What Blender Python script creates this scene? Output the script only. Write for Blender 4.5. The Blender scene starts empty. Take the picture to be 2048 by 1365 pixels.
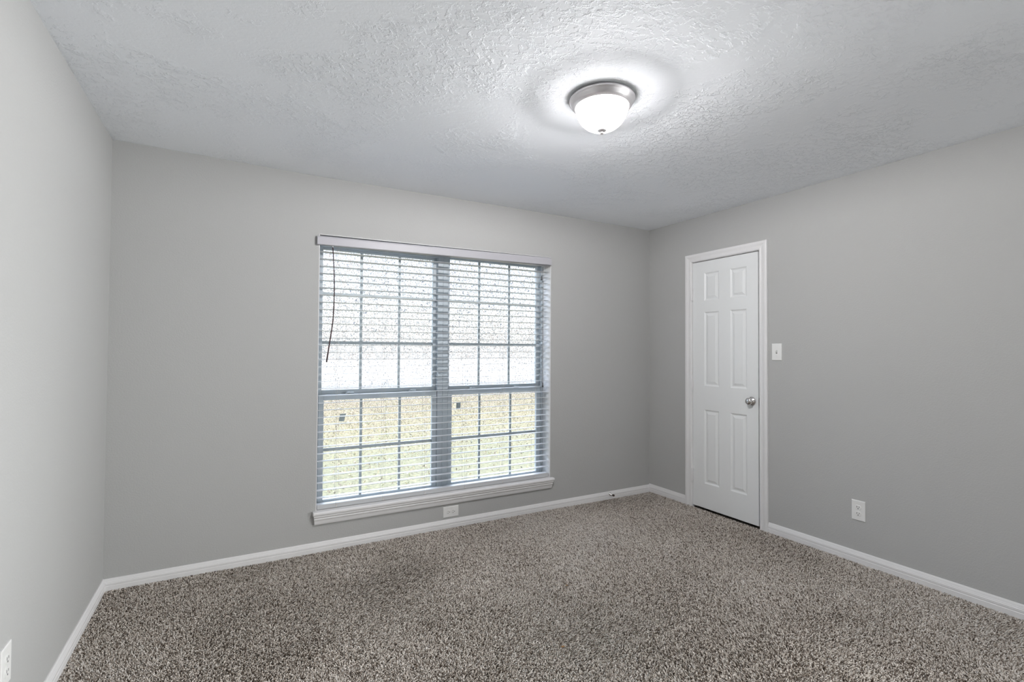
import bpy, bmesh, math, random
import numpy as np
from mathutils import Matrix, Vector

random.seed(7)
rng = np.random.default_rng(7)
SC = bpy.context.scene
COL = SC.collection
R_ = math.radians

# ------------------------------------------------------------------ room sizes (metres)
W, H, REAR = 3.9986, 2.44, -4.40           # right wall x, ceiling z, rear wall y
OX0, OX1, OZ0, OZ1L, OZ1R = 1.070, 2.885, 0.258, 2.060, 2.084   # window opening
DY0, DY1, DZ1 = -0.500, -1.122, 2.067      # door opening in the right wall

# ------------------------------------------------------------------ camera
f_px, yaw, pitch, roll = 984.56, 0.512943, 0.0194051, 0.00598417
cy, sy, cp, sp, cr, sr = math.cos(yaw), math.sin(yaw), math.cos(pitch), math.sin(pitch), math.cos(roll), math.sin(roll)
F = Vector((sy * cp, cy * cp, sp))
ri = Vector((cy, -sy, 0))
up = ri.cross(F)
RX = ri * cr + up * sr
UP = -ri * sr + up * cr
cam_d = bpy.data.cameras.new('camera')
cam_d.sensor_fit = 'HORIZONTAL'
cam_d.sensor_width = 36.0
cam_d.lens = f_px / 2048 * 36.0
cam_d.clip_start = 0.02
cam = bpy.data.objects.new('camera', cam_d)
COL.objects.link(cam)
M = Matrix((RX, UP, -F)).transposed().to_4x4()
M.translation = Vector((0.599241, -3.40317, 1.304664))
cam.matrix_world = M
SC.camera = cam

# ------------------------------------------------------------------ view, sky, sun, large lights
SC.view_settings.view_transform = 'Standard'
SC.view_settings.look = 'None'
SC.view_settings.exposure = 0.28
SC.view_settings.gamma = 1.0
SC.view_settings.use_curve_mapping = False
SC.cycles.max_bounces = 10
SC.cycles.diffuse_bounces = 6
SC.cycles.transparent_max_bounces = 16
SC.cycles.sample_clamp_indirect = 8.0
SC.cycles.caustics_reflective = False
SC.cycles.caustics_refractive = False

world = bpy.data.worlds.new('sky')
SC.world = world
world.use_nodes = True
wn = world.node_tree.nodes
wl = world.node_tree.links
wn.clear()
w_out = wn.new('ShaderNodeOutputWorld')
w_bg = wn.new('ShaderNodeBackground')
w_sky = wn.new('ShaderNodeTexSky')
w_sky.sky_type = 'NISHITA'
w_sky.sun_disc = False
w_sky.sun_elevation = R_(42)
w_sky.sun_rotation = R_(115)
w_sky.dust_density = 3.0
w_bg.inputs['Strength'].default_value = 1.7
w_mix = wn.new('ShaderNodeMixRGB')            # bright overcast haze, brighter towards the zenith
w_mix.inputs[0].default_value = 0.80
w_tc = wn.new('ShaderNodeTexCoord')
w_sep = wn.new('ShaderNodeSeparateXYZ')
w_rmp = wn.new('ShaderNodeValToRGB')
w_rmp.color_ramp.elements[0].position = 0.18
w_rmp.color_ramp.elements[0].color = (0.50, 0.52, 0.56, 1)
w_rmp.color_ramp.elements[1].position = 0.75
w_rmp.color_ramp.elements[1].color = (6.3, 7.1, 8.4, 1)
wl.new(w_tc.outputs['Generated'], w_sep.inputs[0])
wl.new(w_sep.outputs['Z'], w_rmp.inputs['Fac'])
wl.new(w_rmp.outputs[0], w_mix.inputs[2])
wl.new(w_sky.outputs[0], w_mix.inputs[1])
wl.new(w_mix.outputs[0], w_bg.inputs['Color'])
wl.new(w_bg.outputs[0], w_out.inputs['Surface'])

sun_d = bpy.data.lights.new('sun', 'SUN')
sun_d.energy = 8.0
sun_d.angle = R_(0.6)
sun_d.color = (1.0, 0.95, 0.86)
sun = bpy.data.objects.new('sun', sun_d)
COL.objects.link(sun)
sun.rotation_euler = Vector((-0.72, 0.52, -0.80)).to_track_quat('-Z', 'Y').to_euler()


def area(name, loc, target, sx, sz, watts, color):
    d = bpy.data.lights.new(name, 'AREA')
    d.shape = 'RECTANGLE'
    d.size, d.size_y = sx, sz
    d.energy = watts
    d.color = color
    o = bpy.data.objects.new(name, d)
    COL.objects.link(o)
    o.location = loc
    o.rotation_euler = (Vector(target) - Vector(loc)).to_track_quat('-Z', 'Z').to_euler()
    return o


# unseen fill light added in a closed niche behind the camera
rear = area('rear_fill_light', (2.90, REAR - 0.05, 1.35), (2.3, 0.0, 1.35), 1.65, 1.35, 11, (0.96, 0.985, 1.0))
# second added fill light, sent through an unseen side opening onto the left wall
side_fill = area('side_fill_light', (W + 0.30, -3.73, 0.95), (0.0, -1.30, 0.85), 0.90, 1.6, 30, (0.98, 1.0, 1.0))
side_fill.data.spread = R_(72)

# ------------------------------------------------------------------ materials


def mat(name, color=(0.8, 0.8, 0.8), rough=0.5, metal=0.0, spec=0.5):
    m = bpy.data.materials.new(name)
    m.use_nodes = True
    b = m.node_tree.nodes['Principled BSDF']
    b.inputs['Base Color'].default_value = (*color, 1)
    b.inputs['Roughness'].default_value = rough
    b.inputs['Metallic'].default_value = metal
    b.inputs['Specular IOR Level'].default_value = spec
    return m


def N(m, t):
    return m.node_tree.nodes.new(t)


def L(m, a, b):
    m.node_tree.links.new(a, b)


def coords(m):
    return N(m, 'ShaderNodeTexCoord').outputs['Object']


def noise(m, vec, scale, detail=2.0, rough=0.5, dist=0.0):
    n = N(m, 'ShaderNodeTexNoise')
    n.inputs['Scale'].default_value = scale
    n.inputs['Detail'].default_value = detail
    n.inputs['Roughness'].default_value = rough
    n.inputs['Distortion'].default_value = dist
    L(m, vec, n.inputs['Vector'])
    return n.outputs['Fac']


def ramp(m, fac, stops):
    r = N(m, 'ShaderNodeValToRGB')
    el = r.color_ramp.elements
    while len(el) < len(stops):
        el.new(0.5)
    for e, (p, c) in zip(el, stops):
        e.position = p
        e.color = c if len(c) == 4 else (*c, 1)
    L(m, fac, r.inputs['Fac'])
    return r.outputs['Color']


def math_(m, op, a, b):
    n = N(m, 'ShaderNodeMath')
    n.operation = op
    for i, v in enumerate((a, b)):
        if isinstance(v, (int, float)):
            n.inputs[i].default_value = v
        else:
            L(m, v, n.inputs[i])
    return n.outputs[0]


def bump(m, height, strength, dist):
    b = N(m, 'ShaderNodeBump')
    b.inputs['Strength'].default_value = strength
    b.inputs['Distance'].default_value = dist
    L(m, height, b.inputs['Height'])
    L(m, b.outputs[0], m.node_tree.nodes['Principled BSDF'].inputs['Normal'])


def painted(name, color, rough, scale, strength, dist):
    m = mat(name, color, rough)
    bump(m, noise(m, coords(m), scale, 3, 0.55), strength, dist)
    return m


M_wall = mat('greige_wall_paint', (0.452, 0.454, 0.446), 0.75, spec=0.25)
_c = coords(M_wall)
_h = math_(M_wall, 'ADD', noise(M_wall, _c, 120, 3, 0.6), math_(M_wall, 'MULTIPLY', noise(M_wall, _c, 2.0, 2), 1.5))
bump(M_wall, _h, 0.5, 0.0022)

M_ceil = mat('textured_ceiling_paint', (0.91, 0.935, 0.965), 0.8, spec=0.2)
_c = coords(M_ceil)
_st = N(M_ceil, 'ShaderNodeMapping')
_st.inputs['Rotation'].default_value = (0, 0, 0.5)
_st.inputs['Scale'].default_value = (1.0, 1.5, 1.0)
L(M_ceil, _c, _st.inputs['Vector'])
_p = noise(M_ceil, _st.outputs[0], 15, 6, 0.66, 0.25)
_plate = ramp(M_ceil, _p, [(0.50, (0, 0, 0)), (0.545, (1, 1, 1))])
_q = noise(M_ceil, _c, 36, 3, 0.55, 0.3)
_chip = ramp(M_ceil, _q, [(0.54, (0, 0, 0)), (0.60, (1, 1, 1))])
_mask = ramp(M_ceil, noise(M_ceil, _c, 1.9, 4, 0.62, 0.5), [(0.42, (0.05,) * 3), (0.58, (1, 1, 1))])
_h = math_(M_ceil, 'ADD', _plate, math_(M_ceil, 'MULTIPLY', _chip, 0.7))
_h = math_(M_ceil, 'MULTIPLY', _h, _mask)
_h = math_(M_ceil, 'ADD', _h, math_(M_ceil, 'MULTIPLY', noise(M_ceil, _c, 110, 2), 0.10))
bump(M_ceil, _h, 0.60, 0.0055)

M_trim = painted('white_trim_paint', (0.76, 0.755, 0.755), 0.42, 40, 0.05, 0.002)
M_door = painted('white_door_paint', (0.785, 0.80, 0.80), 0.4, 60, 0.06, 0.002)
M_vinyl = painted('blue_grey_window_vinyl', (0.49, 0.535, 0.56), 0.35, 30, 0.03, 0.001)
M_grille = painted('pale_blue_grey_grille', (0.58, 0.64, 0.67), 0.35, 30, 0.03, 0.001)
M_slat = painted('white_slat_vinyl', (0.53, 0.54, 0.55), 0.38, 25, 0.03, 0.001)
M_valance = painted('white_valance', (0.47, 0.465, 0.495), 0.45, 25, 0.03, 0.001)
M_cord = painted('cord', (0.62, 0.60, 0.58), 0.8, 900, 0.2, 0.001)
M_wand = painted('dark_wand_plastic', (0.060, 0.030, 0.036), 0.35, 60, 0.05, 0.001)
M_tassel = painted('grey_tassel_plastic', (0.09, 0.095, 0.10), 0.5, 60, 0.05, 0.001)
M_plate = painted('white_plate_plastic', (0.78, 0.78, 0.765), 0.35, 50, 0.02, 0.001)
M_slot = mat('dark_slot', (0.02, 0.02, 0.02), 0.6)
M_gap = mat('grey_slot', (0.20, 0.20, 0.195), 0.6)
M_nickel = painted('brushed_nickel', (0.66, 0.645, 0.635), 0.16, 400, 0.05, 0.0005)
M_nickel.node_tree.nodes['Principled BSDF'].inputs['Metallic'].default_value = 1.0
M_pan = painted('satin_nickel_pan', (0.80, 0.775, 0.785), 0.42, 300, 0.04, 0.0005)
M_pan.node_tree.nodes['Principled BSDF'].inputs['Metallic'].default_value = 0.85
M_rubber = mat('brown_rubber', (0.07, 0.05, 0.04), 0.7)
M_sticker = painted('grey_paper_sticker', (0.36, 0.40, 0.39), 0.8, 80, 0.1, 0.001)
M_crumb = painted('orange_brown_crumb', (0.35, 0.19, 0.07), 0.8, 200, 0.2, 0.001)

M_glass = bpy.data.materials.new('window_glass')
M_glass.use_nodes = True
M_glass.node_tree.nodes.clear()
_o = N(M_glass, 'ShaderNodeOutputMaterial')
_t = N(M_glass, 'ShaderNodeBsdfTransparent')
_t.inputs[0].default_value = (0.985, 0.985, 0.98, 1)
_g = N(M_glass, 'ShaderNodeBsdfGlossy')
_g.inputs['Roughness'].default_value = 0.02
_mx = N(M_glass, 'ShaderNodeMixShader')
_fr = N(M_glass, 'ShaderNodeFresnel')
_fr.inputs['IOR'].default_value = 1.14
L(M_glass, _fr.outputs[0], _mx.inputs[0])
L(M_glass, _t.outputs[0], _mx.inputs[1])
L(M_glass, _g.outputs[0], _mx.inputs[2])
L(M_glass, _mx.outputs[0], _o.inputs[0])

M_dome = mat('lit_frosted_glass', (0.9, 0.9, 0.9), 0.4)
_b = M_dome.node_tree.nodes['Principled BSDF']
_b.inputs['Emission Color'].default_value = (1.0, 0.975, 0.985, 1)
_b.inputs['Emission Strength'].default_value = 21.0
_t = N(M_dome, 'ShaderNodeBsdfTransparent')
_mx = N(M_dome, 'ShaderNodeMixShader')
_mx.inputs[0].default_value = 0.5
L(M_dome, _b.outputs[0], _mx.inputs[1])
L(M_dome, _t.outputs[0], _mx.inputs[2])
L(M_dome, _mx.outputs[0], M_dome.node_tree.nodes['Material Output'].inputs['Surface'])

M_base = mat('carpet_backing', (0.13, 0.115, 0.10), 0.95, spec=0.1)
_c = coords(M_base)
_n = noise(M_base, _c, 130, 3, 0.7)
L(M_base, ramp(M_base, _n, [(0.35, (0.06, 0.05, 0.042)), (0.5, (0.16, 0.14, 0.12)), (0.65, (0.30, 0.27, 0.24))]),
  M_base.node_tree.nodes['Principled BSDF'].inputs['Base Color'])
bump(M_base, _n, 0.8, 0.008)

M_pile = mat('speckled_carpet_yarn', (0.3, 0.27, 0.24), 0.92, spec=0.12)
_a = N(M_pile, 'ShaderNodeAttribute')
_a.attribute_name = 'tone'
L(M_pile, ramp(M_pile, _a.outputs['Fac'], [
    (0.00, (0.115, 0.088, 0.068)), (0.14, (0.235, 0.190, 0.152)), (0.30, (0.44, 0.383, 0.325)),
    (0.50, (0.67, 0.600, 0.532)), (0.75, (0.82, 0.755, 0.690)), (1.00, (0.92, 0.875, 0.825))]),
  M_pile.node_tree.nodes['Principled BSDF'].inputs['Base Color'])

M_lawn = mat('lawn_and_street', (0.3, 0.35, 0.2), 0.9, spec=0.1)
_tc = coords(M_lawn)
_sep = N(M_lawn, 'ShaderNodeSeparateXYZ')
L(M_lawn, _tc, _sep.inputs[0])
_wob = math_(M_lawn, 'ADD', _sep.outputs['Y'], math_(M_lawn, 'MULTIPLY', noise(M_lawn, _tc, 0.9, 4, 0.6), 4.0))
_zone = math_(M_lawn, 'DIVIDE', _wob, 30.0)
_zcol = ramp(M_lawn, _zone, [(0.0, (0.074, 0.072, 0.053)), (0.20, (0.069, 0.068, 0.046)), (0.32, (0.083, 0.073, 0.049)),
                             (0.50, (0.096, 0.081, 0.063)), (0.60, (0.120, 0.113, 0.107)), (1.0, (0.127, 0.122, 0.117))])
_sp = ramp(M_lawn, noise(M_lawn, _tc, 24, 5, 0.8), [(0.36, (0.50, 0.50, 0.52)), (0.64, (1.5, 1.5, 1.42))])
_mul = N(M_lawn, 'ShaderNodeMixRGB')
_mul.blend_type = 'MULTIPLY'
_mul.inputs[0].default_value = 1.0
L(M_lawn, _zcol, _mul.inputs[1])
L(M_lawn, _sp, _mul.inputs[2])
L(M_lawn, _mul.outputs[0], M_lawn.node_tree.nodes['Principled BSDF'].inputs['Base Color'])

M_bark = painted('bark', (0.22, 0.19, 0.17), 0.9, 20, 0.8, 0.02)


def leafmat(name, stops):
    m = mat(name, (0.4, 0.4, 0.2), 0.7, spec=0.2)
    a = N(m, 'ShaderNodeAttribute')
    a.attribute_name = 'tone'
    col = ramp(m, a.outputs['Fac'], stops)
    L(m, col, m.node_tree.nodes['Principled BSDF'].inputs['Base Color'])
    t = N(m, 'ShaderNodeBsdfTranslucent')
    L(m, col, t.inputs['Color'])
    mx = N(m, 'ShaderNodeMixShader')
    mx.inputs[0].default_value = 0.4
    L(m, m.node_tree.nodes['Principled BSDF'].outputs[0], mx.inputs[1])
    L(m, t.outputs[0], mx.inputs[2])
    L(m, mx.outputs[0], m.node_tree.nodes['Material Output'].inputs['Surface'])
    return m


M_leaf = leafmat('tree_leaves', [(0.0, (0.065, 0.070, 0.087)), (0.25, (0.113, 0.123, 0.140)), (0.5, (0.197, 0.205, 0.205)), (0.8, (0.271, 0.262, 0.241)), (1.0, (0.271, 0.228, 0.201))])
M_fallen = leafmat('fallen_leaves', [(0.0, (0.085, 0.078, 0.062)), (0.25, (0.140, 0.120, 0.090)), (0.55, (0.190, 0.165, 0.100)), (0.78, (0.170, 0.185, 0.105)), (0.9, (0.25, 0.245, 0.225)), (1.0, (0.20, 0.145, 0.105))])

# ------------------------------------------------------------------ helpers


def tag(o, label, cat=None, group=None, kind=None):
    o['label'] = label
    if cat:
        o['category'] = cat
    if group:
        o['group'] = group
    if kind:
        o['kind'] = kind
    return o


def empty(name, loc, label, cat, group=None, kind=None):
    o = bpy.data.objects.new(name, None)
    o.empty_display_size = 0.05
    COL.objects.link(o)
    o.location = loc
    return tag(o, label, cat, group, kind)


def link(name, bm, m, parent=None, smooth=False, bevel=0.0, seg=2):
    """links a bmesh given in world coordinates; under a parent it is moved into the parent's space"""
    bmesh.ops.recalc_face_normals(bm, faces=bm.faces)
    me = bpy.data.meshes.new(name)
    bm.to_mesh(me)
    bm.free()
    me.materials.append(m)
    if smooth:
        for p in me.polygons:
            p.use_smooth = True
    o = bpy.data.objects.new(name, me)
    COL.objects.link(o)
    if parent is not None:
        o.parent = parent
        base = Vector((0, 0, 0))
        q = parent
        while q is not None:
            base += q.location
            q = q.parent
        me.transform(Matrix.Translation(-base))
    if bevel:
        md = o.modifiers.new('bevel', 'BEVEL')
        md.width = bevel
        md.segments = seg
        md.limit_method = 'ANGLE'
        md.angle_limit = R_(40)
        md.harden_normals = False
    return o


def hexa(bm, v8):
    """v8: bottom ring of four, top ring of four"""
    vs = [bm.verts.new(v) for v in v8]
    for q in ((0, 3, 2, 1), (4, 5, 6, 7), (0, 1, 5, 4), (1, 2, 6, 5), (2, 3, 7, 6), (3, 0, 4, 7)):
        bm.faces.new([vs[i] for i in q])


def box(bm, x0, x1, y0, y1, z0, z1):
    hexa(bm, [(x0, y0, z0), (x1, y0, z0), (x1, y1, z0), (x0, y1, z0), (x0, y0, z1), (x1, y0, z1), (x1, y1, z1), (x0, y1, z1)])


def loft(bm, rings, closed_ring=True, caps=True):
    vr = [[bm.verts.new(p) for p in r] for r in rings]
    n = len(vr[0])
    for a, b in zip(vr[:-1], vr[1:]):
        for i in range(n if closed_ring else n - 1):
            j = (i + 1) % n
            bm.faces.new((a[i], a[j], b[j], b[i]))
    if caps:
        bm.faces.new(vr[0][::-1])
        bm.faces.new(vr[-1])


def lathe(bm, prof, origin, axis='Z', seg=48):
    """prof: (radius, along axis) from one end to the other; radius 0 makes a pole"""
    o = Vector(origin)
    ax = {'Z': (Vector((1, 0, 0)), Vector((0, 1, 0)), Vector((0, 0, 1))),
          'X': (Vector((0, 1, 0)), Vector((0, 0, 1)), Vector((1, 0, 0))),
          'Y': (Vector((1, 0, 0)), Vector((0, 0, 1)), Vector((0, 1, 0)))}[axis]
    prev = None
    for r, h in prof:
        if r <= 1e-6:
            ring = [bm.verts.new(o + ax[2] * h)]
        else:
            ring = [bm.verts.new(o + ax[0] * r * math.cos(2 * math.pi * k / seg) + ax[1] * r * math.sin(2 * math.pi * k / seg) + ax[2] * h) for k in range(seg)]
        if prev is not None:
            for k in range(seg):
                k2 = (k + 1) % seg
                if len(prev) == 1 and len(ring) > 1:
                    bm.faces.new((prev[0], ring[k2], ring[k]))
                elif len(ring) == 1 and len(prev) > 1:
                    bm.faces.new((prev[k], prev[k2], ring[0]))
                elif len(ring) > 1:
                    bm.faces.new((prev[k], prev[k2], ring[k2], ring[k]))
        prev = ring


def tube(bm, pts, r, seg=8, r_end=None):
    pts = [Vector(p) for p in pts]
    rings = []
    for i, p in enumerate(pts):
        t = (pts[min(i + 1, len(pts) - 1)] - pts[max(i - 1, 0)]).normalized()
        a = t.orthogonal().normalized() if abs(t.y) > 0.9 else t.cross(Vector((0, 1, 0))).normalized()
        b = t.cross(a)
        rr = r if r_end is None else r + (r_end - r) * i / (len(pts) - 1)
        rings.append([p + a * rr * math.cos(2 * math.pi * k / seg) + b * rr * math.sin(2 * math.pi * k / seg) for k in range(seg)])
    loft(bm, rings)


def mass_mesh(name, verts, faces, attr, m, loops):
    me = bpy.data.meshes.new(name)
    nf = len(faces)
    me.vertices.add(len(verts))
    me.vertices.foreach_set('co', verts.astype(np.float32).ravel())
    me.loops.add(nf * loops)
    me.loops.foreach_set('vertex_index', faces.astype(np.int32).ravel())
    me.polygons.add(nf)
    me.polygons.foreach_set('loop_start', np.arange(0, nf * loops, loops, dtype=np.int32))
    me.update(calc_edges=True)
    a = me.attributes.new('tone', 'FLOAT', 'POINT')
    a.data.foreach_set('value', attr.astype(np.float32))
    me.polygons.foreach_set('use_smooth', np.ones(nf, dtype=bool))
    me.materials.append(m)
    o = bpy.data.objects.new(name, me)
    COL.objects.link(o)
    return o


def field(x, y, seed, k, octs=3):
    """smooth pseudo-random field made of sines"""
    g = np.random.default_rng(seed)
    v = np.zeros_like(x)
    for i in range(octs):
        for _ in range(5):
            a = g.uniform(0, 2 * math.pi)
            kk = k * (1.7 ** i) * g.uniform(0.7, 1.3)
            v += np.sin(kk * (np.cos(a) * x + np.sin(a) * y) + g.uniform(0, 6.28)) / (1.5 ** i)
    return v / 4.0


# ------------------------------------------------------------------ the room shell
T = 0.15
bm = bmesh.new()
box(bm, -T, W + T, REAR - T, 0.0, -0.20, -0.011)
tag(link('floor', bm, M_base), 'carpeted floor of the empty bedroom', 'floor', kind='structure')

# ceiling: one gently uneven sheet
bm = bmesh.new()
nx, ny = 40, 40
kx = [0.0, 0.22, 0.97, 2.4, 3.8, 4.0]
kz = [0.007, 0.006, -0.005, 0.003, 0.008, 0.006]
g = []
for j in range(ny + 1):
    y = REAR * j / ny
    row = []
    for i in range(nx + 1):
        x = W * i / nx
        d = float(np.interp(x, kx, kz)) * max(0.0, 1 - abs(y) / 1.2)
        row.append(bm.verts.new((x, y, H + d)))
    g.append(row)
for j in range(ny):
    for i in range(nx):
        bm.faces.new((g[j][i], g[j][i + 1], g[j + 1][i + 1], g[j + 1][i]))
box(bm, -T, W + T, REAR - T, T, H + 0.02, H + 0.2)
o = link('ceiling', bm, M_ceil)
tag(o, 'white ceiling with a swirled brush texture', 'ceiling', kind='structure')

HW = H + 0.015
bm = bmesh.new()
box(bm, -T, OX0, 0, T, -0.2, HW)
box(bm, OX1, W + T, 0, T, -0.2, HW)
box(bm, OX0, OX1, 0, T, -0.2, OZ0)
hexa(bm, [(OX0, 0, OZ1L), (OX1, 0, OZ1R), (OX1, T, OZ1R), (OX0, T, OZ1L), (OX0, 0, HW), (OX1, 0, HW), (OX1, T, HW), (OX0, T, HW)])
tag(link('wall_back', bm, M_wall), 'greige wall that holds the window', 'wall', kind='structure')

bm = bmesh.new()
box(bm, -T, 0, REAR, 0, -0.2, HW)
tag(link('wall_left', bm, M_wall), 'plain greige wall at the left of the window wall', 'wall', kind='structure')

bm = bmesh.new()
box(bm, W, W + T, DY0, 0, -0.2, HW)
box(bm, W, W + T, -3.22, DY1, -0.2, HW)
box(bm, W, W + T, REAR, -4.24, -0.2, HW)
box(bm, W, W + T, -4.24, -3.22, 2.08, HW)  # unseen opening added to pass the side fill light
box(bm, W, W + T, DY1, DY0, DZ1, HW)
box(bm, W + 0.10, W + T, DY1, DY0, -0.2, DZ1)
tag(link('wall_right', bm, M_wall), 'greige wall that holds the white door', 'wall', kind='structure')

bm = bmesh.new()
box(bm, -T, 2.05, REAR - T, REAR, -0.2, HW)
box(bm, 3.75, W + T, REAR - T, REAR, -0.2, HW)
box(bm, 2.05, 3.75, REAR - T, REAR, -0.2, 0.65)
box(bm, 2.05, 3.75, REAR - T, REAR, 2.05, HW)
box(bm, 2.05, 3.75, REAR - T, REAR - 0.10, 0.65, 2.05)  # back of the niche added to hold the rear fill light
tag(link('wall_rear', bm, M_wall), 'greige wall behind the camera', 'wall', kind='structure')

bm = bmesh.new()   # unseen closed box added beyond the side opening, keeps the sun out
box(bm, W + 1.3, W + 1.4, -4.6, -2.9, -0.2, HW)
box(bm, W + T, W + 1.3, -4.6, -4.5, -0.2, HW)
box(bm, W + T, W + 1.3, -3.0, -2.9, -0.2, HW)
box(bm, W + T, W + 1.4, -4.6, -2.9, 2.30, 2.36)
box(bm, W + T, W + 1.4, -4.6, -2.9, -0.2, -0.014)
tag(link('added_side_box', bm, M_wall), 'added unseen box closing off the side opening', 'wall', kind='structure')

# ------------------------------------------------------------------ baseboards (profile: depth from wall, height)
BB = [(0, -0.014), (0.014, -0.014), (0.014, 0.026), (0.0125, 0.028), (0.0125, 0.031), (0.0135, 0.033), (0.0135, 0.044), (0.0115, 0.047), (0.0115, 0.050), (0.0095, 0.054), (0.007, 0.063), (0.004, 0.069), (0, 0.069)]
bm = bmesh.new()
loft(bm, [[(b, -b, z * 0.87) for b, z in BB], [(W - b, -b, z * 0.87) for b, z in BB]])
tag(link('baseboard_back', bm, M_trim), 'white grooved baseboard below the window', 'baseboard', kind='structure')
bm = bmesh.new()
loft(bm, [[(b, -b, z * 0.92) for b, z in BB], [(b, REAR, z * 0.92) for b, z in BB]])
tag(link('baseboard_left', bm, M_trim), 'white baseboard along the plain left wall', 'baseboard', kind='structure')
bm = bmesh.new()
loft(bm, [[(W - b, -b, z) for b, z in BB], [(W - b, -0.436, z) for b, z in BB]])
loft(bm, [[(W - b, -1.186, z) for b, z in BB], [(W - b, -3.22, z) for b, z in BB]])
tag(link('baseboard_right', bm, M_trim), 'white baseboard on either side of the white door', 'baseboard', kind='structure')

# ------------------------------------------------------------------ window sill, reveal
t1 = empty('trim_1', (1.98, 0, 0.255), 'white moulded window sill and apron under the blind', 'window sill', kind='structure')
bm = bmesh.new()
prof = [(0.10, 0.236), (-0.030, 0.236), (-0.035, 0.238), (-0.038, 0.243), (-0.038, 0.252), (-0.035, 0.258), (-0.030, 0.260), (0.10, 0.260)]
# the horns of the stool overlap the wall, the rest runs back to the window
front = [(y, z) for y, z in prof if y < 0.05]
loft(bm, [[(x, y, z) for y, z in [(0.0, 0.236)] + front + [(0.0, 0.260)]] for x in (1.051, 1.054, 2.903, 2.906)])
box(bm, OX0, OX1, 0.0, 0.112, 0.236, 0.260)
o = link('stool', bm, M_trim, t1, bevel=0.0015)
bm = bmesh.new()
AP = [(0, 0.2365), (-0.032, 0.2365), (-0.032, 0.228), (-0.030, 0.224), (-0.025, 0.221), (-0.0235, 0.216), (-0.026, 0.213), (-0.026, 0.210), (-0.022, 0.205), (-0.019, 0.196), (-0.017, 0.186), (-0.014, 0.177), (-0.011, 0.174), (0, 0.174)]
def apx(y, s):   # the returned ends slope in towards the bottom
    return s * (-y) * 0.75
loft(bm, [[(1.073 - 0.006 - apx(y, 0.5), y, z) for y, z in AP], [(2.886 + apx(y, 0.5), y, z) for y, z in AP]])
link('apron', bm, M_trim, t1)

bm = bmesh.new()
box(bm, OX0, OX0 + 0.004, 0.001, 0.115, OZ0, OZ1L)
box(bm, OX1 - 0.004, OX1, 0.001, 0.115, OZ0, OZ1R)
hexa(bm, [(OX0, 0.001, OZ1L - 0.004), (OX1, 0.001, OZ1R - 0.004), (OX1, 0.115, OZ1R - 0.004), (OX0, 0.115, OZ1L - 0.004),
          (OX0, 0.001, OZ1L), (OX1, 0.001, OZ1R), (OX1, 0.115, OZ1R), (OX0, 0.115, OZ1L)])
tag(link('trim_2', bm, M_trim), 'white lining of the window recess around the blind', 'window trim', kind='structure')

# ------------------------------------------------------------------ the two windows of the opening


def frame_ring(bm, x0, x1, z0, z1, w, y0, y1, wt=None, wb=None, wl_=None, wr=None):
    wt = w if wt is None else wt
    wb = w if wb is None else wb
    wl_ = w if wl_ is None else wl_
    wr = w if wr is None else wr
    box(bm, x0, x0 + wl_, y0, y1, z0, z1)
    box(bm, x1 - wr, x1, y0, y1, z0, z1)
    box(bm, x0 + wl_, x1 - wr, y0, y1, z1 - wt, z1)
    box(bm, x0 + wl_, x1 - wr, y0, y1, z0, z0 + wb)


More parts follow.
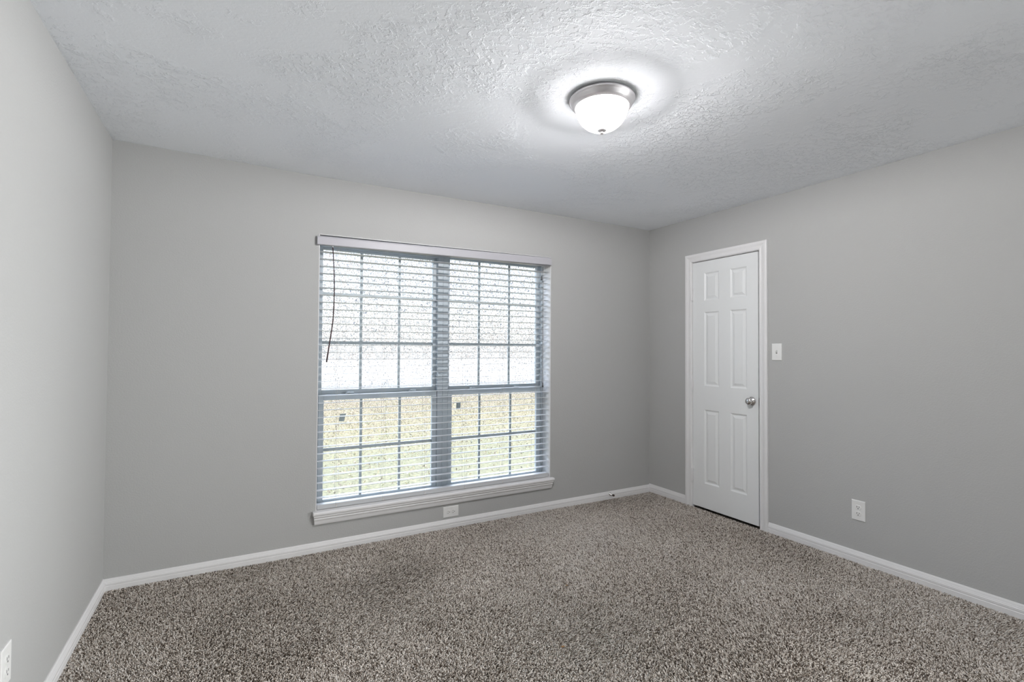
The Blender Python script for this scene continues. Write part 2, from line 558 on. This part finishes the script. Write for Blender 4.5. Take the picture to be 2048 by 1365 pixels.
def window(n, fx0, fx1, sx0, sx1, gx0, gx1, ux0, ux1, vl, vu, latches, z_top, label):
    w = empty('window_%d' % n, ((fx0 + fx1) / 2, 0.15, OZ0), label, 'window', kind='structure')
    bm = bmesh.new()
    frame_ring(bm, fx0, fx1, OZ0, z_top, 0.02, 0.117, 0.20, wt=0.05, wb=0.022, wl_=sx0 - fx0, wr=fx1 - sx1)
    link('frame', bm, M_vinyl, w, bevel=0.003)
    # upper sash
    bm = bmesh.new()
    frame_ring(bm, sx0, sx1, 0.985, z_top - 0.05, 0.02, 0.153, 0.182, wt=0.016, wb=0.043, wl_=ux0 - sx0, wr=sx1 - ux1)
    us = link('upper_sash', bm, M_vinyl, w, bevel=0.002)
    bm = bmesh.new()
    for a, b in vu:
        box(bm, a, b, 0.1705, 0.1765, 1.02, z_top - 0.06)
    for z in (1.352, 1.688):
        box(bm, ux0 - 0.005, ux1 + 0.005, 0.170, 0.177, z - 0.0105, z + 0.0105)
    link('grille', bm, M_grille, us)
    bm = bmesh.new()
    box(bm, ux0 - 0.006, ux1 + 0.006, 0.164, 0.168, 1.02, z_top - 0.06)
    link('pane', bm, M_glass, us)
    # lower sash
    bm = bmesh.new()
    frame_ring(bm, sx0 + 0.002, sx1 - 0.002, 0.262, 0.998, 0.04, 0.122, 0.150, wt=0.038, wb=0.030, wl_=gx0 - sx0 - 0.002, wr=sx1 - gx1 - 0.002)
    box(bm, sx0 + 0.006, sx1 - 0.006, 0.116, 0.124, 0.990, 0.998)
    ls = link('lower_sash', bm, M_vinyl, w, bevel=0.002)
    bm = bmesh.new()
    for a, b in vl:
        box(bm, a, b, 0.1395, 0.1455, 0.285, 0.966)
    box(bm, gx0 - 0.005, gx1 + 0.005, 0.139, 0.146, 0.613, 0.634)
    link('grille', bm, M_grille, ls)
    bm = bmesh.new()
    box(bm, gx0 - 0.006, gx1 + 0.006, 0.133, 0.137, 0.285, 0.966)
    link('pane', bm, M_glass, ls)
    for x in latches:
        bm = bmesh.new()
        box(bm, x - 0.028, x + 0.028, 0.124, 0.150, 0.998, 1.004)
        lathe(bm, [(0.011, 1.004), (0.011, 1.012), (0.0, 1.013)], (x - 0.008, 0.137, 0), 'Z', 20)
        hexa(bm, [(x - 0.012, 0.118, 1.006), (x + 0.026, 0.112, 1.006), (x + 0.028, 0.120, 1.006), (x - 0.008, 0.136, 1.006),
                  (x - 0.012, 0.118, 1.012), (x + 0.026, 0.112, 1.011), (x + 0.028, 0.120, 1.011), (x - 0.008, 0.136, 1.012)])
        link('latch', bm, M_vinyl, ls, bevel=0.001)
    return w


window(1, OX0 + 0.004, 1.978, 1.092, 1.936, 1.129, 1.899, 1.118, 1.910,
       [(1.371, 1.389), (1.647, 1.665)], [(1.370, 1.389), (1.646, 1.664)], (1.299, 1.745), OZ1L - 0.004,
       'left white sash window of the pair behind the blind')
window(2, 1.978, OX1 - 0.004, 2.022, 2.866, 2.058, 2.826, 2.046, 2.838,
       [(2.292, 2.310), (2.573, 2.592)], [(2.297, 2.316), (2.572, 2.592)], (2.230, 2.629), OZ1R - 0.006,
       'right white sash window of the pair, nearer the door wall')

bm = bmesh.new()
pts = [(-0.012, 0.026), (0.028, 0.027), (0.015, -0.027), (-0.020, -0.024)]
loft(bm, [[(1.249 + a, 0.1325, 0.836 + b) for a, b in pts], [(1.249 + a, 0.1316, 0.836 + b) for a, b in pts]])
tag(link('glass_sticker', bm, M_sticker), 'slanted grey sticker on the lower pane of the left window', 'sticker', 'stickers on the window glass')
bm = bmesh.new()
pts = [(-0.016, 0.025), (0.020, 0.025), (0.018, -0.025), (-0.018, -0.024)]
loft(bm, [[(2.116 + a, 0.1325, 0.877 + b) for a, b in pts], [(2.116 + a, 0.1316, 0.877 + b) for a, b in pts]])
tag(link('glass_sticker', bm, M_sticker), 'upright grey sticker on the lower pane of the right window', 'sticker', 'stickers on the window glass')

# ------------------------------------------------------------------ the blind
SL = 0.0068                                    # it hangs a little out of level
def lev(x): return SL * (x - 1.09)
bl = empty('window_blind', (1.98, 0.037, 0.262), 'wide white slatted blind hanging open in the window recess', 'blind')
bm = bmesh.new()
def valance_z(x): return (x - 1.055) / 1.821
VP = [(-0.008, 0.0), (-0.019, 0.0), (-0.022, 0.003), (-0.022, 0.050), (-0.019, 0.056), (-0.014, 0.061), (-0.008, 0.061)]
loft(bm, [[(x, y, 1.986 + 0.028 * valance_z(x) + z * (0.94 + 0.06 * valance_z(x))) for y, z in VP] for x in (1.055, 2.876)])
box(bm, 1.055, 1.065, -0.0085, -0.0005, 1.988, 2.043)
box(bm, 2.866, 2.876, -0.0085, -0.0005, 2.016, 2.073)
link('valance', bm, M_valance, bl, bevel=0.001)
bm = bmesh.new()
hexa(bm, [(1.078, 0.008, 2.000), (2.876, 0.008, 2.012), (2.876, 0.066, 2.012), (1.078, 0.066, 2.000),
          (1.078, 0.008, 2.040), (2.876, 0.008, 2.052), (2.876, 0.066, 2.052), (1.078, 0.066, 2.040)])
link('head_rail', bm, M_valance, bl, bevel=0.002)

TILT = R_(2.3)
NS = 35
for n in range(NS):
    z = 1.949 - 0.0475 * n
    bm = bmesh.new()
    ring = []
    for t in np.linspace(-1, 1, 7):
        ring.append((0.025 * t, 0.0008 * (1 - t * t) + 0.0010))
    for t in np.linspace(1, -1, 7):
        ring.append((0.025 * t, 0.0008 * (1 - t * t) - 0.0010))
    def P(x, a, b):
        return (x, 0.037 + a * math.cos(TILT) + b * math.sin(TILT), z + lev(x) - a * math.sin(TILT) + b * math.cos(TILT))
    loft(bm, [[P(x, a, b) for a, b in ring] for x in (1.0785, 2.8745)])
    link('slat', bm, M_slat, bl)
bm = bmesh.new()
hexa(bm, [(1.0785, 0.012, 0.2625), (2.8745, 0.012, 0.2625), (2.8745, 0.062, 0.2625), (1.0785, 0.062, 0.2625),
          (1.0785, 0.012, 0.292), (2.8745, 0.012, 0.292 + 0.004), (2.8745, 0.062, 0.292 + 0.004), (1.0785, 0.062, 0.292)])
link('bottom_rail', bm, M_slat, bl, bevel=0.003)
for x in (1.196, 1.505, 1.805, 2.121, 2.4425, 2.7395):
    bm = bmesh.new()
    for y, dx in ((0.0105, 0.0), (0.0635, 0.0)):
        tube(bm, [(x + dx, y, 2.005), (x + dx, y, 1.2), (x + dx, y, 0.292), (x + dx + 0.003, y - 0.0, 0.272)], 0.0008, 6)
    tube(bm, [(x + 0.012, 0.0085, 2.005), (x + 0.012, 0.0085, 0.290)], 0.0006, 6)
    lathe(bm, [(0.0, 0.0080), (0.005, 0.0085), (0.005, 0.0125)], (x + 0.003, 0, 0.272), 'Y', 12)
    link('ladder_cord', bm, M_cord, bl)
for x, z, dz in ((2.792, 1.921, 0.036), (2.806, 1.042, 0.036)):
    bm = bmesh.new()
    tube(bm, [(x + 0.004, -0.002, 2.02), (x + 0.001, -0.002, 1.7) if z < 1.5 else (x + 0.002, -0.002, 1.97), (x, -0.002, z)], 0.0010, 6)
    c = link('lift_cord', bm, M_cord, bl)
    bm = bmesh.new()
    lathe(bm, [(0.0, z + 0.002), (0.004, z), (0.0055, z - dz * 0.5), (0.0075, z - dz), (0.0, z - dz - 0.001)], (x, -0.002, 0), 'Z', 14)
    tag(link('tassel', bm, M_tassel, c, smooth=True), 'dark grey plastic tassel')
wp = [(1.152, 1.981), (1.158, 1.90), (1.1625, 1.82), (1.165, 1.74), (1.1655, 1.66), (1.1635, 1.58), (1.1598, 1.50), (1.1520, 1.43), (1.1430, 1.37), (1.1335, 1.30), (1.1226, 1.221)]
bm = bmesh.new()
tube(bm, [(x, -0.010, z) for x, z in wp], 0.0034, 8, 0.0046)
wd = tag(link('tilt_wand', bm, M_wand, bl, smooth=True), 'dark brown bowed tilt wand')
bm = bmesh.new()
tube(bm, [(1.152, 0.010, 1.992), (1.152, -0.004, 1.992), (1.152, -0.010, 1.988), (1.152, -0.010, 1.976)], 0.0042, 8)
tag(link('hook', bm, M_slat, wd), 'white plastic hook')

# ------------------------------------------------------------------ door, casing
CAS = [(0.0, 0.0), (0.0, 0.010), (0.004, 0.013), (0.012, 0.014), (0.016, 0.012), (0.028, 0.013), (0.044, 0.018), (0.056, 0.018), (0.062, 0.016), (0.064, 0.012), (0.064, 0.0)]
bm = bmesh.new()
rings = []
for cyy, czz, oy, oz in ((DY0, -0.014, 1, 0), (DY0, DZ1, 1, 1), (DY1, DZ1, -1, 1), (DY1, -0.014, -1, 0)):
    rings.append([(W - d, cyy + oy * a, czz + oz * a) for a, d in CAS])
loft(bm, rings)
t3 = tag(link('trim_3', bm, M_trim), 'white moulded casing around the door', 'door casing', kind='structure')
bm = bmesh.new()
for y0, y1 in ((DY0 - 0.0025, DY0), (DY1, DY1 + 0.0040)):
    box(bm, W - 0.002, W + 0.0995, y0, y1, -0.014, DZ1)
box(bm, W - 0.002, W + 0.0995, DY1, DY0, DZ1 - 0.0025, DZ1)
for y0, y1 in ((DY0 - 0.013, DY0 - 0.0025), (DY1 + 0.0025, DY1 + 0.013)):
    box(bm, W + 0.045, W + 0.075, y0, y1, -0.014, DZ1 - 0.0025)
box(bm, W + 0.045, W + 0.075, DY1 + 0.013, DY0 - 0.013, DZ1 - 0.013, DZ1 - 0.0025)
link('jamb', bm, M_trim, t3)

SY0, SY1, SZ0, SZ1 = DY0 - 0.0045, DY1 + 0.0170, 0.012, 2.059
dr = empty('door_1', (W + 0.02, (SY0 + SY1) / 2, 0.012), 'closed narrow white six-panel door', 'door', kind='structure')
XF = W + 0.004
ycuts = [SY0, -0.620, -0.7625, -0.867, -1.010, SY1]
zcuts = [SZ0, 0.2155, 0.824, 1.022, 1.635, 1.730, 1.961, SZ1]
bm = bmesh.new()
gv = [[bm.verts.new((XF, y, z)) for z in zcuts] for y in ycuts]
panels = []
for i in range(5):
    for j in range(7):
        fc = bm.faces.new((gv[i][j], gv[i + 1][j], gv[i + 1][j + 1], gv[i][j + 1]))
        if i in (1, 3) and j in (1, 3, 5):
            panels.append(fc)
bm.normal_update()
if panels[0].normal.x > 0:
    bmesh.ops.reverse_faces(bm, faces=bm.faces)
    bm.normal_update()
for wdt, dep in ((0.004, -0.0035), (0.007, -0.0045), (0.006, 0.0), (0.017, 0.0055), (0.002, 0.001)):
    bmesh.ops.inset_individual(bm, faces=panels, thickness=wdt, depth=dep, use_even_offset=True)
# edges and back
x1 = XF + 0.035
bv = {}
def bvert(y, z):
    k = (round(y, 5), round(z, 5))
    if k not in bv:
        bv[k] = bm.verts.new((x1, y, z))
    return bv[k]
for i in range(5):
    for j, jj in ((0, 0), (7, 7)):
        bm.faces.new((gv[i][j], gv[i + 1][j], bvert(ycuts[i + 1], zcuts[j]), bvert(ycuts[i], zcuts[j])))
for j in range(7):
    for i in (0, 5):
        bm.faces.new((gv[i][j], gv[i][j + 1], bvert(ycuts[i], zcuts[j + 1]), bvert(ycuts[i], zcuts[j])))
ringv = [bvert(y, SZ0) for y in ycuts] + [bvert(SY1, z) for z in zcuts[1:]] + [bvert(y, SZ1) for y in ycuts[::-1][1:]] + [bvert(SY0, z) for z in zcuts[::-1][1:-1]]
bm.faces.new(ringv)
link('slab', bm, M_door, dr)
for z0, z1 in ((1.739, 1.8376), (0.980, 1.0736), (0.216, 0.3133)):
    bm = bmesh.new()
    yh = DY0 - 0.0015
    lathe(bm, [(0.0, z0 - 0.008), (0.0058, z0 - 0.006), (0.0058, z0), (0.0072, z0), (0.0072, z0 + 0.031), (0.0062, z0 + 0.0315), (0.0062, z0 + 0.0335), (0.0072, z0 + 0.034), (0.0072, z1), (0.0058, z1), (0.0058, z1 + 0.006), (0.0, z1 + 0.008)], (W - 0.009, yh - 0.002, 0), 'Z', 16)
    box(bm, W - 0.001, W + 0.0045, yh - 0.010, yh + 0.003, z0, z1)
    link('hinge', bm, M_trim, dr)
KY, KZ = -1.051, 0.934
bm = bmesh.new()
lathe(bm, [(0.0, XF + 0.001), (0.031, XF + 0.001), (0.033, XF - 0.002), (0.031, XF - 0.006), (0.022, XF - 0.011), (0.014, XF - 0.013), (0.0125, XF - 0.020),
           (0.016, XF - 0.023), (0.023, XF - 0.027), (0.0268, XF - 0.034), (0.0268, XF - 0.041), (0.023, XF - 0.048), (0.014, XF - 0.0525), (0.0, XF - 0.054)], (0, KY, KZ), 'X', 48)
kn = tag(link('knob', bm, M_nickel, dr, smooth=True), 'round satin nickel door knob')
bm = bmesh.new()
lathe(bm, [(0.0, XF - 0.0535), (0.0045, XF - 0.0538), (0.0045, XF - 0.0555), (0.0, XF - 0.056)], (0, KY, KZ), 'X', 16)
link('privacy_button', bm, M_nickel, kn)
bm = bmesh.new()
box(bm, XF + 0.004, XF + 0.030, SY1 - 0.0012, SY1 + 0.001, KZ - 0.028, KZ + 0.028)
tag(link('latch_plate', bm, M_nickel, dr), 'metal latch plate in the door edge')

# ------------------------------------------------------------------ wall plates


def on_wall(c, u, v, n):
    """maps plate coordinates (right, up, out) to the room"""
    c, u, v, n = Vector(c), Vector(u), Vector(v), Vector(n)
    return lambda a, b, d: c + u * a + v * b + n * d


def pbox(bm, mp, a0, a1, b0, b1, d0, d1):
    hexa(bm, [mp(a0, b0, d0), mp(a1, b0, d0), mp(a1, b1, d0), mp(a0, b1, d0), mp(a0, b0, d1), mp(a1, b0, d1), mp(a1, b1, d1), mp(a0, b1, d1)])


def plate(bm, mp, w, h):
    rings = []
    for s, d in ((0, 0.0), (0, 0.0035), (0.0015, 0.005), (0.004, 0.006)):
        rings.append([mp(-w / 2 + s, -h / 2 + s, d), mp(w / 2 - s, -h / 2 + s, d), mp(w / 2 - s, h / 2 - s, d), mp(-w / 2 + s, h / 2 - s, d)])
    loft(bm, rings)


def disc(bm, mp, a, b, r, d0, d1, seg=14):
    loft(bm, [[mp(a + r * math.cos(2 * math.pi * k / seg), b + r * math.sin(2 * math.pi * k / seg), d) for k in range(seg)] for d in (d0, d1)])


def outlet(c, u, v, n, w, h, label):
    mp = on_wall(c, u, v, n)
    r = empty('wall_outlet', c, label, 'outlet', 'white duplex wall outlets')
    bm = bmesh.new()
    plate(bm, mp, w, h)
    link('cover_plate', bm, M_plate, r)
    for s in (1, -1):
        bm = bmesh.new()
        ring = []
        for k in range(32):
            t = 2 * math.pi * k / 32
            a, b = 0.0172 * math.cos(t), max(-0.0140, min(0.0140, 0.0172 * math.sin(t)))
            ring.append((a, b + s * 0.0195))
        loft(bm, [[mp(a, b, 0.004) for a, b in ring], [mp(a, b, 0.0078) for a, b in ring], [mp(a * 0.94, s * 0.0195 + (b - s * 0.0195) * 0.94, 0.0084) for a, b in ring]])
        rc = link('receptacle', bm, M_plate, r)
        bm = bmesh.new()
        pbox(bm, mp, -0.0078, -0.0052, s * 0.0195 - 0.001, s * 0.0195 + 0.0085, 0.0078, 0.0086)
        pbox(bm, mp, 0.0052, 0.0078, s * 0.0195 - 0.0002, s * 0.0195 + 0.0075, 0.0078, 0.0086)
        disc(bm, mp, 0, s * 0.0195 - 0.0075, 0.0029, 0.0078, 0.0086)
        tag(link('slots', bm, M_slot, rc), 'dark plug slots')
    bm = bmesh.new()
    disc(bm, mp, 0, 0, 0.0033, 0.0055, 0.0072)
    link('screw', bm, M_plate, r)
    return r


outlet((W, -1.7785, 0.3215), (0, -1, 0), (0, 0, 1), (-1, 0, 0), 0.077, 0.124, 'white upright outlet on the door wall, right of the switch')
outlet((2.0055, 0, 0.1145), (0, 0, 1), (-1, 0, 0), (0, -1, 0), 0.078, 0.121, 'white sideways outlet just below the window sill')
outlet((0, -1.3185, 0.331), (0, 1, 0), (0, 0, 1), (1, 0, 0), 0.077, 0.124, 'white outlet low on the plain wall, cut by the picture edge')

mp = on_wall((W, -1.2535, 1.3055), (0, -1, 0), (0, 0, 1), (-1, 0, 0))
sw = empty('light_switch', (W, -1.2535, 1.3055), 'white toggle light switch right beside the door casing', 'light switch')
bm = bmesh.new()
plate(bm, mp, 0.074, 0.121)
link('cover_plate', bm, M_plate, sw)
bm = bmesh.new()
pbox(bm, mp, -0.0052, 0.0052, -0.012, 0.012, 0.0055, 0.0066)
bz = tag(link('toggle_slot', bm, M_gap, sw), 'grey slot around the toggle')
bm = bmesh.new()
hexa(bm, [mp(-0.0045, -0.006, 0.006), mp(0.0045, -0.006, 0.006), mp(0.0045, 0.011, 0.006), mp(-0.0045, 0.011, 0.006),
          mp(-0.0035, 0.003, 0.018), mp(0.0035, 0.003, 0.018), mp(0.0035, 0.011, 0.0165), mp(-0.0035, 0.011, 0.0165)])
link('toggle', bm, M_plate, sw, bevel=0.001)
for s in (1, -1):
    bm = bmesh.new()
    disc(bm, mp, 0, s * 0.030, 0.0033, 0.0055, 0.0070)
    link('screw', bm, M_plate, sw)

# ------------------------------------------------------------------ ceiling light
CX, CY = 2.018, -1.693
cl = empty('ceiling_light', (CX, CY, H), 'lit flush dome ceiling light with a nickel rim', 'ceiling light')
bm = bmesh.new()
lathe(bm, [(0.0, 2.4425), (0.136, 2.4425), (0.1375, 2.435), (0.1390, 2.434), (0.1430, 2.4325), (0.1450, 2.4300), (0.1455, 2.4265), (0.1443, 2.4225), (0.1412, 2.4200), (0.1392, 2.417), (0.1345, 2.4060),
           (0.1315, 2.4035), (0.1310, 2.4010), (0.1275, 2.4000), (0.1268, 2.3975), (0.1228, 2.3965), (0.1218, 2.3940), (0.1165, 2.3930), (0.1150, 2.398), (0.1150, 2.415), (0.0, 2.418)], (CX, CY, 0), 'Z', 96)
link('pan', bm, M_pan, cl, smooth=True)
bm = bmesh.new()
pr = []
for k in range(15):
    t = k / 14 * math.pi / 2
    pr.append((0.1165 * math.cos(t) ** 0.85 if k < 14 else 0.0, 2.397 - 0.104 * math.sin(t) ** 1.1))
lathe(bm, pr, (CX, CY, 0), 'Z', 96)
link('glass_dome', bm, M_dome, cl, smooth=True)
bm = bmesh.new()
lathe(bm, [(0.0, 2.2955), (0.0210, 2.2955), (0.0215, 2.2920), (0.0165, 2.2885), (0.0070, 2.2865), (0.0062, 2.2850), (0.0085, 2.2825), (0.0085, 2.2790), (0.0055, 2.2755), (0.0, 2.2740)], (CX, CY, 0), 'Z', 32)
link('finial', bm, M_pan, cl, smooth=True)
bulb_d = bpy.data.lights.new('bulb', 'POINT')
bulb_d.energy = 138
bulb_d.shadow_soft_size = 0.02
bulb_d.color = (1.0, 0.98, 0.99)
bulb = bpy.data.objects.new('bulb', bulb_d)
COL.objects.link(bulb)
bulb.parent = cl
bulb.location = (0, 0, 2.388 - H)

# ------------------------------------------------------------------ door stop, crumbs
bm = bmesh.new()
lathe(bm, [(0.0, -0.0125), (0.011, -0.0130), (0.011, -0.0165), (0.005, -0.018), (0.005, -0.055), (0.0, -0.056)], (3.512, 0, 0.040), 'Y', 16)
ds = tag(link('door_stop', bm, M_nickel, smooth=True), 'small door stop with brown tip on the baseboard', 'door stop')
bm = bmesh.new()
lathe(bm, [(0.0, -0.052), (0.0085, -0.053), (0.0095, -0.066), (0.0075, -0.070), (0.0, -0.071)], (3.512, 0, 0.040), 'Y', 16)
tag(link('tip', bm, M_rubber, ds, smooth=True), 'dark brown rubber tip')
for (x, y, s, lab) in ((2.222, -1.159, 0.008, 'tiny orange leaf crumb on the carpet, farther from the camera'), (1.875, -1.611, 0.010, 'tiny brown leaf crumb on the carpet, nearer the camera')):
    bm = bmesh.new()
    pts = [(-s, -s * 0.3), (0, -s * 0.55), (s, 0.0), (s * 0.2, s * 0.6), (-s * 0.7, s * 0.4)]
    loft(bm, [[(x + a, y + b, 0.0045 + 0.002 * math.sin(i * 2.1)) for i, (a, b) in enumerate(pts)], [(x + a, y + b, 0.0065 + 0.002 * math.sin(i * 2.1)) for i, (a, b) in enumerate(pts)]])
    tag(link('leaf_crumb', bm, M_crumb), lab, 'crumb', 'crumbs on the carpet')

# ------------------------------------------------------------------ carpet pile: a bent yarn end per tuft
def carpet():
    sp_ = 0.0052
    xs = np.arange(0.016, W - 0.014, sp_)
    ys = np.arange(-3.35, -0.014, sp_)
    X, Y = np.meshgrid(xs, ys)
    X = X.ravel() + rng.uniform(-0.5, 0.5, X.size) * sp_
    Y = Y.ravel() + rng.uniform(-0.5, 0.5, Y.size) * sp_
    X = np.clip(X, 0.016, W - 0.016)
    Y = np.minimum(Y, -0.016)
    n = X.size
    # the nap leans this way and that in broad patches, as the vacuum left it
    lean = 1.6 * field(X, Y, 11, 3.0) + 0.5 * field(X, Y, 12, 9, 2)
    ang = rng.uniform(0, 2 * math.pi, n)
    rl = rng.uniform(0.0015, 0.0075, n)
    tipx = rl * np.cos(ang) + 0.0022 * lean
    tipy = rl * np.sin(ang) - 0.0050 * lean
    bend = rng.uniform(-0.0035, 0.0035, (2, n))
    hgt = rng.uniform(0.0085, 0.0140, n) - 0.0018 * np.abs(lean)
    rad = rng.uniform(0.0017, 0.0028, n)
    K = 3
    a0 = rng.uniform(0, 2 * math.pi, n)
    rings = []
    for (s, q, c, rr) in ((0.0, 0.0, 0.0, 0.75), (0.55, 0.30, 1.0, 1.0), (0.92, 0.80, 0.45, 1.0)):
        for k in range(K):
            t = a0 + 2 * math.pi * k / K + s * 1.2
            rings.append(np.stack([X + tipx * q + bend[0] * c + rad * rr * np.cos(t), Y + tipy * q + bend[1] * c + rad * rr * np.sin(t), -0.0100 + hgt * s], 1))
    rings.append(np.stack([X + tipx * 1.1, Y + tipy * 1.1, -0.0095 + hgt], 1))
    V = np.stack(rings, 1)                       # n, 3K+1, 3
    m_ = 3 * K + 1
    V[:, :, 0] = np.clip(V[:, :, 0], 0.0142, W - 0.0142)
    V[:, :, 1] = np.minimum(V[:, :, 1], -0.0142)
    tri = []
    for r in range(2):
        for k in range(K):
            k2 = (k + 1) % K
            a, b, c, d = r * K + k, r * K + k2, (r + 1) * K + k2, (r + 1) * K + k
            tri += [(a, b, c), (a, c, d)]
    for k in range(K):
        tri.append((2 * K + k, 2 * K + (k + 1) % K, 3 * K))
    tri = np.array(tri)
    Fc = (tri[None] + (np.arange(n) * m_)[:, None, None]).reshape(-1, 3)
    tone = np.clip(rng.choice([0.03, 0.16, 0.32, 0.55, 0.78, 0.95], n, p=[0.11, 0.13, 0.15, 0.22, 0.25, 0.14]) + rng.normal(0, 0.05, n) + 0.09 * field(X, Y, 17, 3.4), 0, 1)
    return mass_mesh('carpet_pile', V.reshape(-1, 3), Fc, np.repeat(tone, m_), M_pile, 3)


tag(carpet(), 'grey-brown speckled frieze carpet pile covering the floor', 'carpet', kind='stuff')

# ------------------------------------------------------------------ outside
GZ = -0.38
bm = bmesh.new()
vs = [bm.verts.new(p) for p in ((-40, 0.2, GZ), (50, 0.2, GZ), (50, 80, GZ), (-40, 80, GZ))]
bm.faces.new(vs)
vs = [bm.verts.new(p) for p in ((-40, 0.2, GZ - 0.3), (50, 0.2, GZ - 0.3), (50, 80, GZ - 0.3), (-40, 80, GZ - 0.3))]
bm.faces.new(vs)
tag(link('ground', bm, M_lawn), 'sunlit lawn and pale street outside the window', 'lawn', kind='structure')


def leaves(name, P, size, tone, m, flat=False, seed=3):
    g = np.random.default_rng(seed)
    n = len(P)
    u = g.normal(size=(n, 3))
    if flat:
        u[:, 2] *= 0.25
    u /= np.linalg.norm(u, axis=1)[:, None]
    w = g.normal(size=(n, 3))
    if flat:
        w[:, 2] *= 0.25
    v = np.cross(u, w)
    if flat:
        v = np.stack([-u[:, 1], u[:, 0], g.normal(0, 0.2, n)], 1)
    v /= np.linalg.norm(v, axis=1)[:, None]
    s = size * g.uniform(0.6, 1.3, n)
    a = u * s[:, None]
    b = v * (s * 0.5)[:, None]
    V = np.stack([P - a, P + b - a * 0.1, P + a, P - b - a * 0.1], 1)
    Fc = np.arange(n * 4).reshape(n, 4)
    return mass_mesh(name, V.reshape(-1, 3), Fc, np.repeat(tone, 4), m, 4)


n = 110000
Yl = 2.0 + 12.0 * rng.uniform(0, 1, n) ** 0.8
Xl = rng.uniform(-1, 1, n) * (3.0 + Yl * 1.2) + 2.0 + 0.75 * Yl
keep = rng.uniform(0, 1, n) < np.clip((Yl - 1.5) / 7.0, 0.08, 1)
Pl = np.stack([Xl, Yl, GZ + rng.uniform(0.005, 0.04, n)], 1)[keep]
tag(leaves('fallen_leaves', Pl, 0.020, rng.uniform(0, 1, len(Pl)), M_fallen, False, 4), 'yellow and tan fallen leaves scattered over the lawn outside', 'leaves', kind='stuff')

def foliage(n, y0, y1, z0, z1, spread, size, tone, thr, seed, dens):
    Y = rng.uniform(y0, y1, n)
    X = rng.uniform(-1, 1, n) * spread + 1.6 + 0.55 * Y
    Z = rng.uniform(z0, z1, n)
    hole = field(X, Z, seed, 1.5) + 0.4 * field(X, Y, seed + 1, 1.0)
    keep = (hole > thr) & (rng.uniform(0, 1, n) < np.interp(Z, [z0, z0 + 1.4, z0 + 2.4, z1], dens))
    return np.stack([X, Y, Z], 1)[keep], np.clip(rng.normal(tone, 0.22, keep.sum()), 0, 1)


P1, T1 = foliage(300000, 15, 20, GZ + 0.03, 8.0, 15, 0.075, 0.72, -1.2, 21, [0.14, 0.42, 1.0, 0.9])
P2, T2 = foliage(24000, 8, 11, 1.9, 6.0, 10, 0.05, 0.10, -0.3, 31, [0.25, 0.7, 1.0, 1.0])
Pt, Tt = np.concatenate([P1, P2]), np.concatenate([T1, T2])
tag(leaves('tree_foliage', Pt, np.concatenate([np.full(len(T1), 0.037), np.full(len(T2), 0.030)]), Tt, M_leaf, False, 5), 'pale loose tree foliage against the white sky outside', 'foliage', kind='stuff')
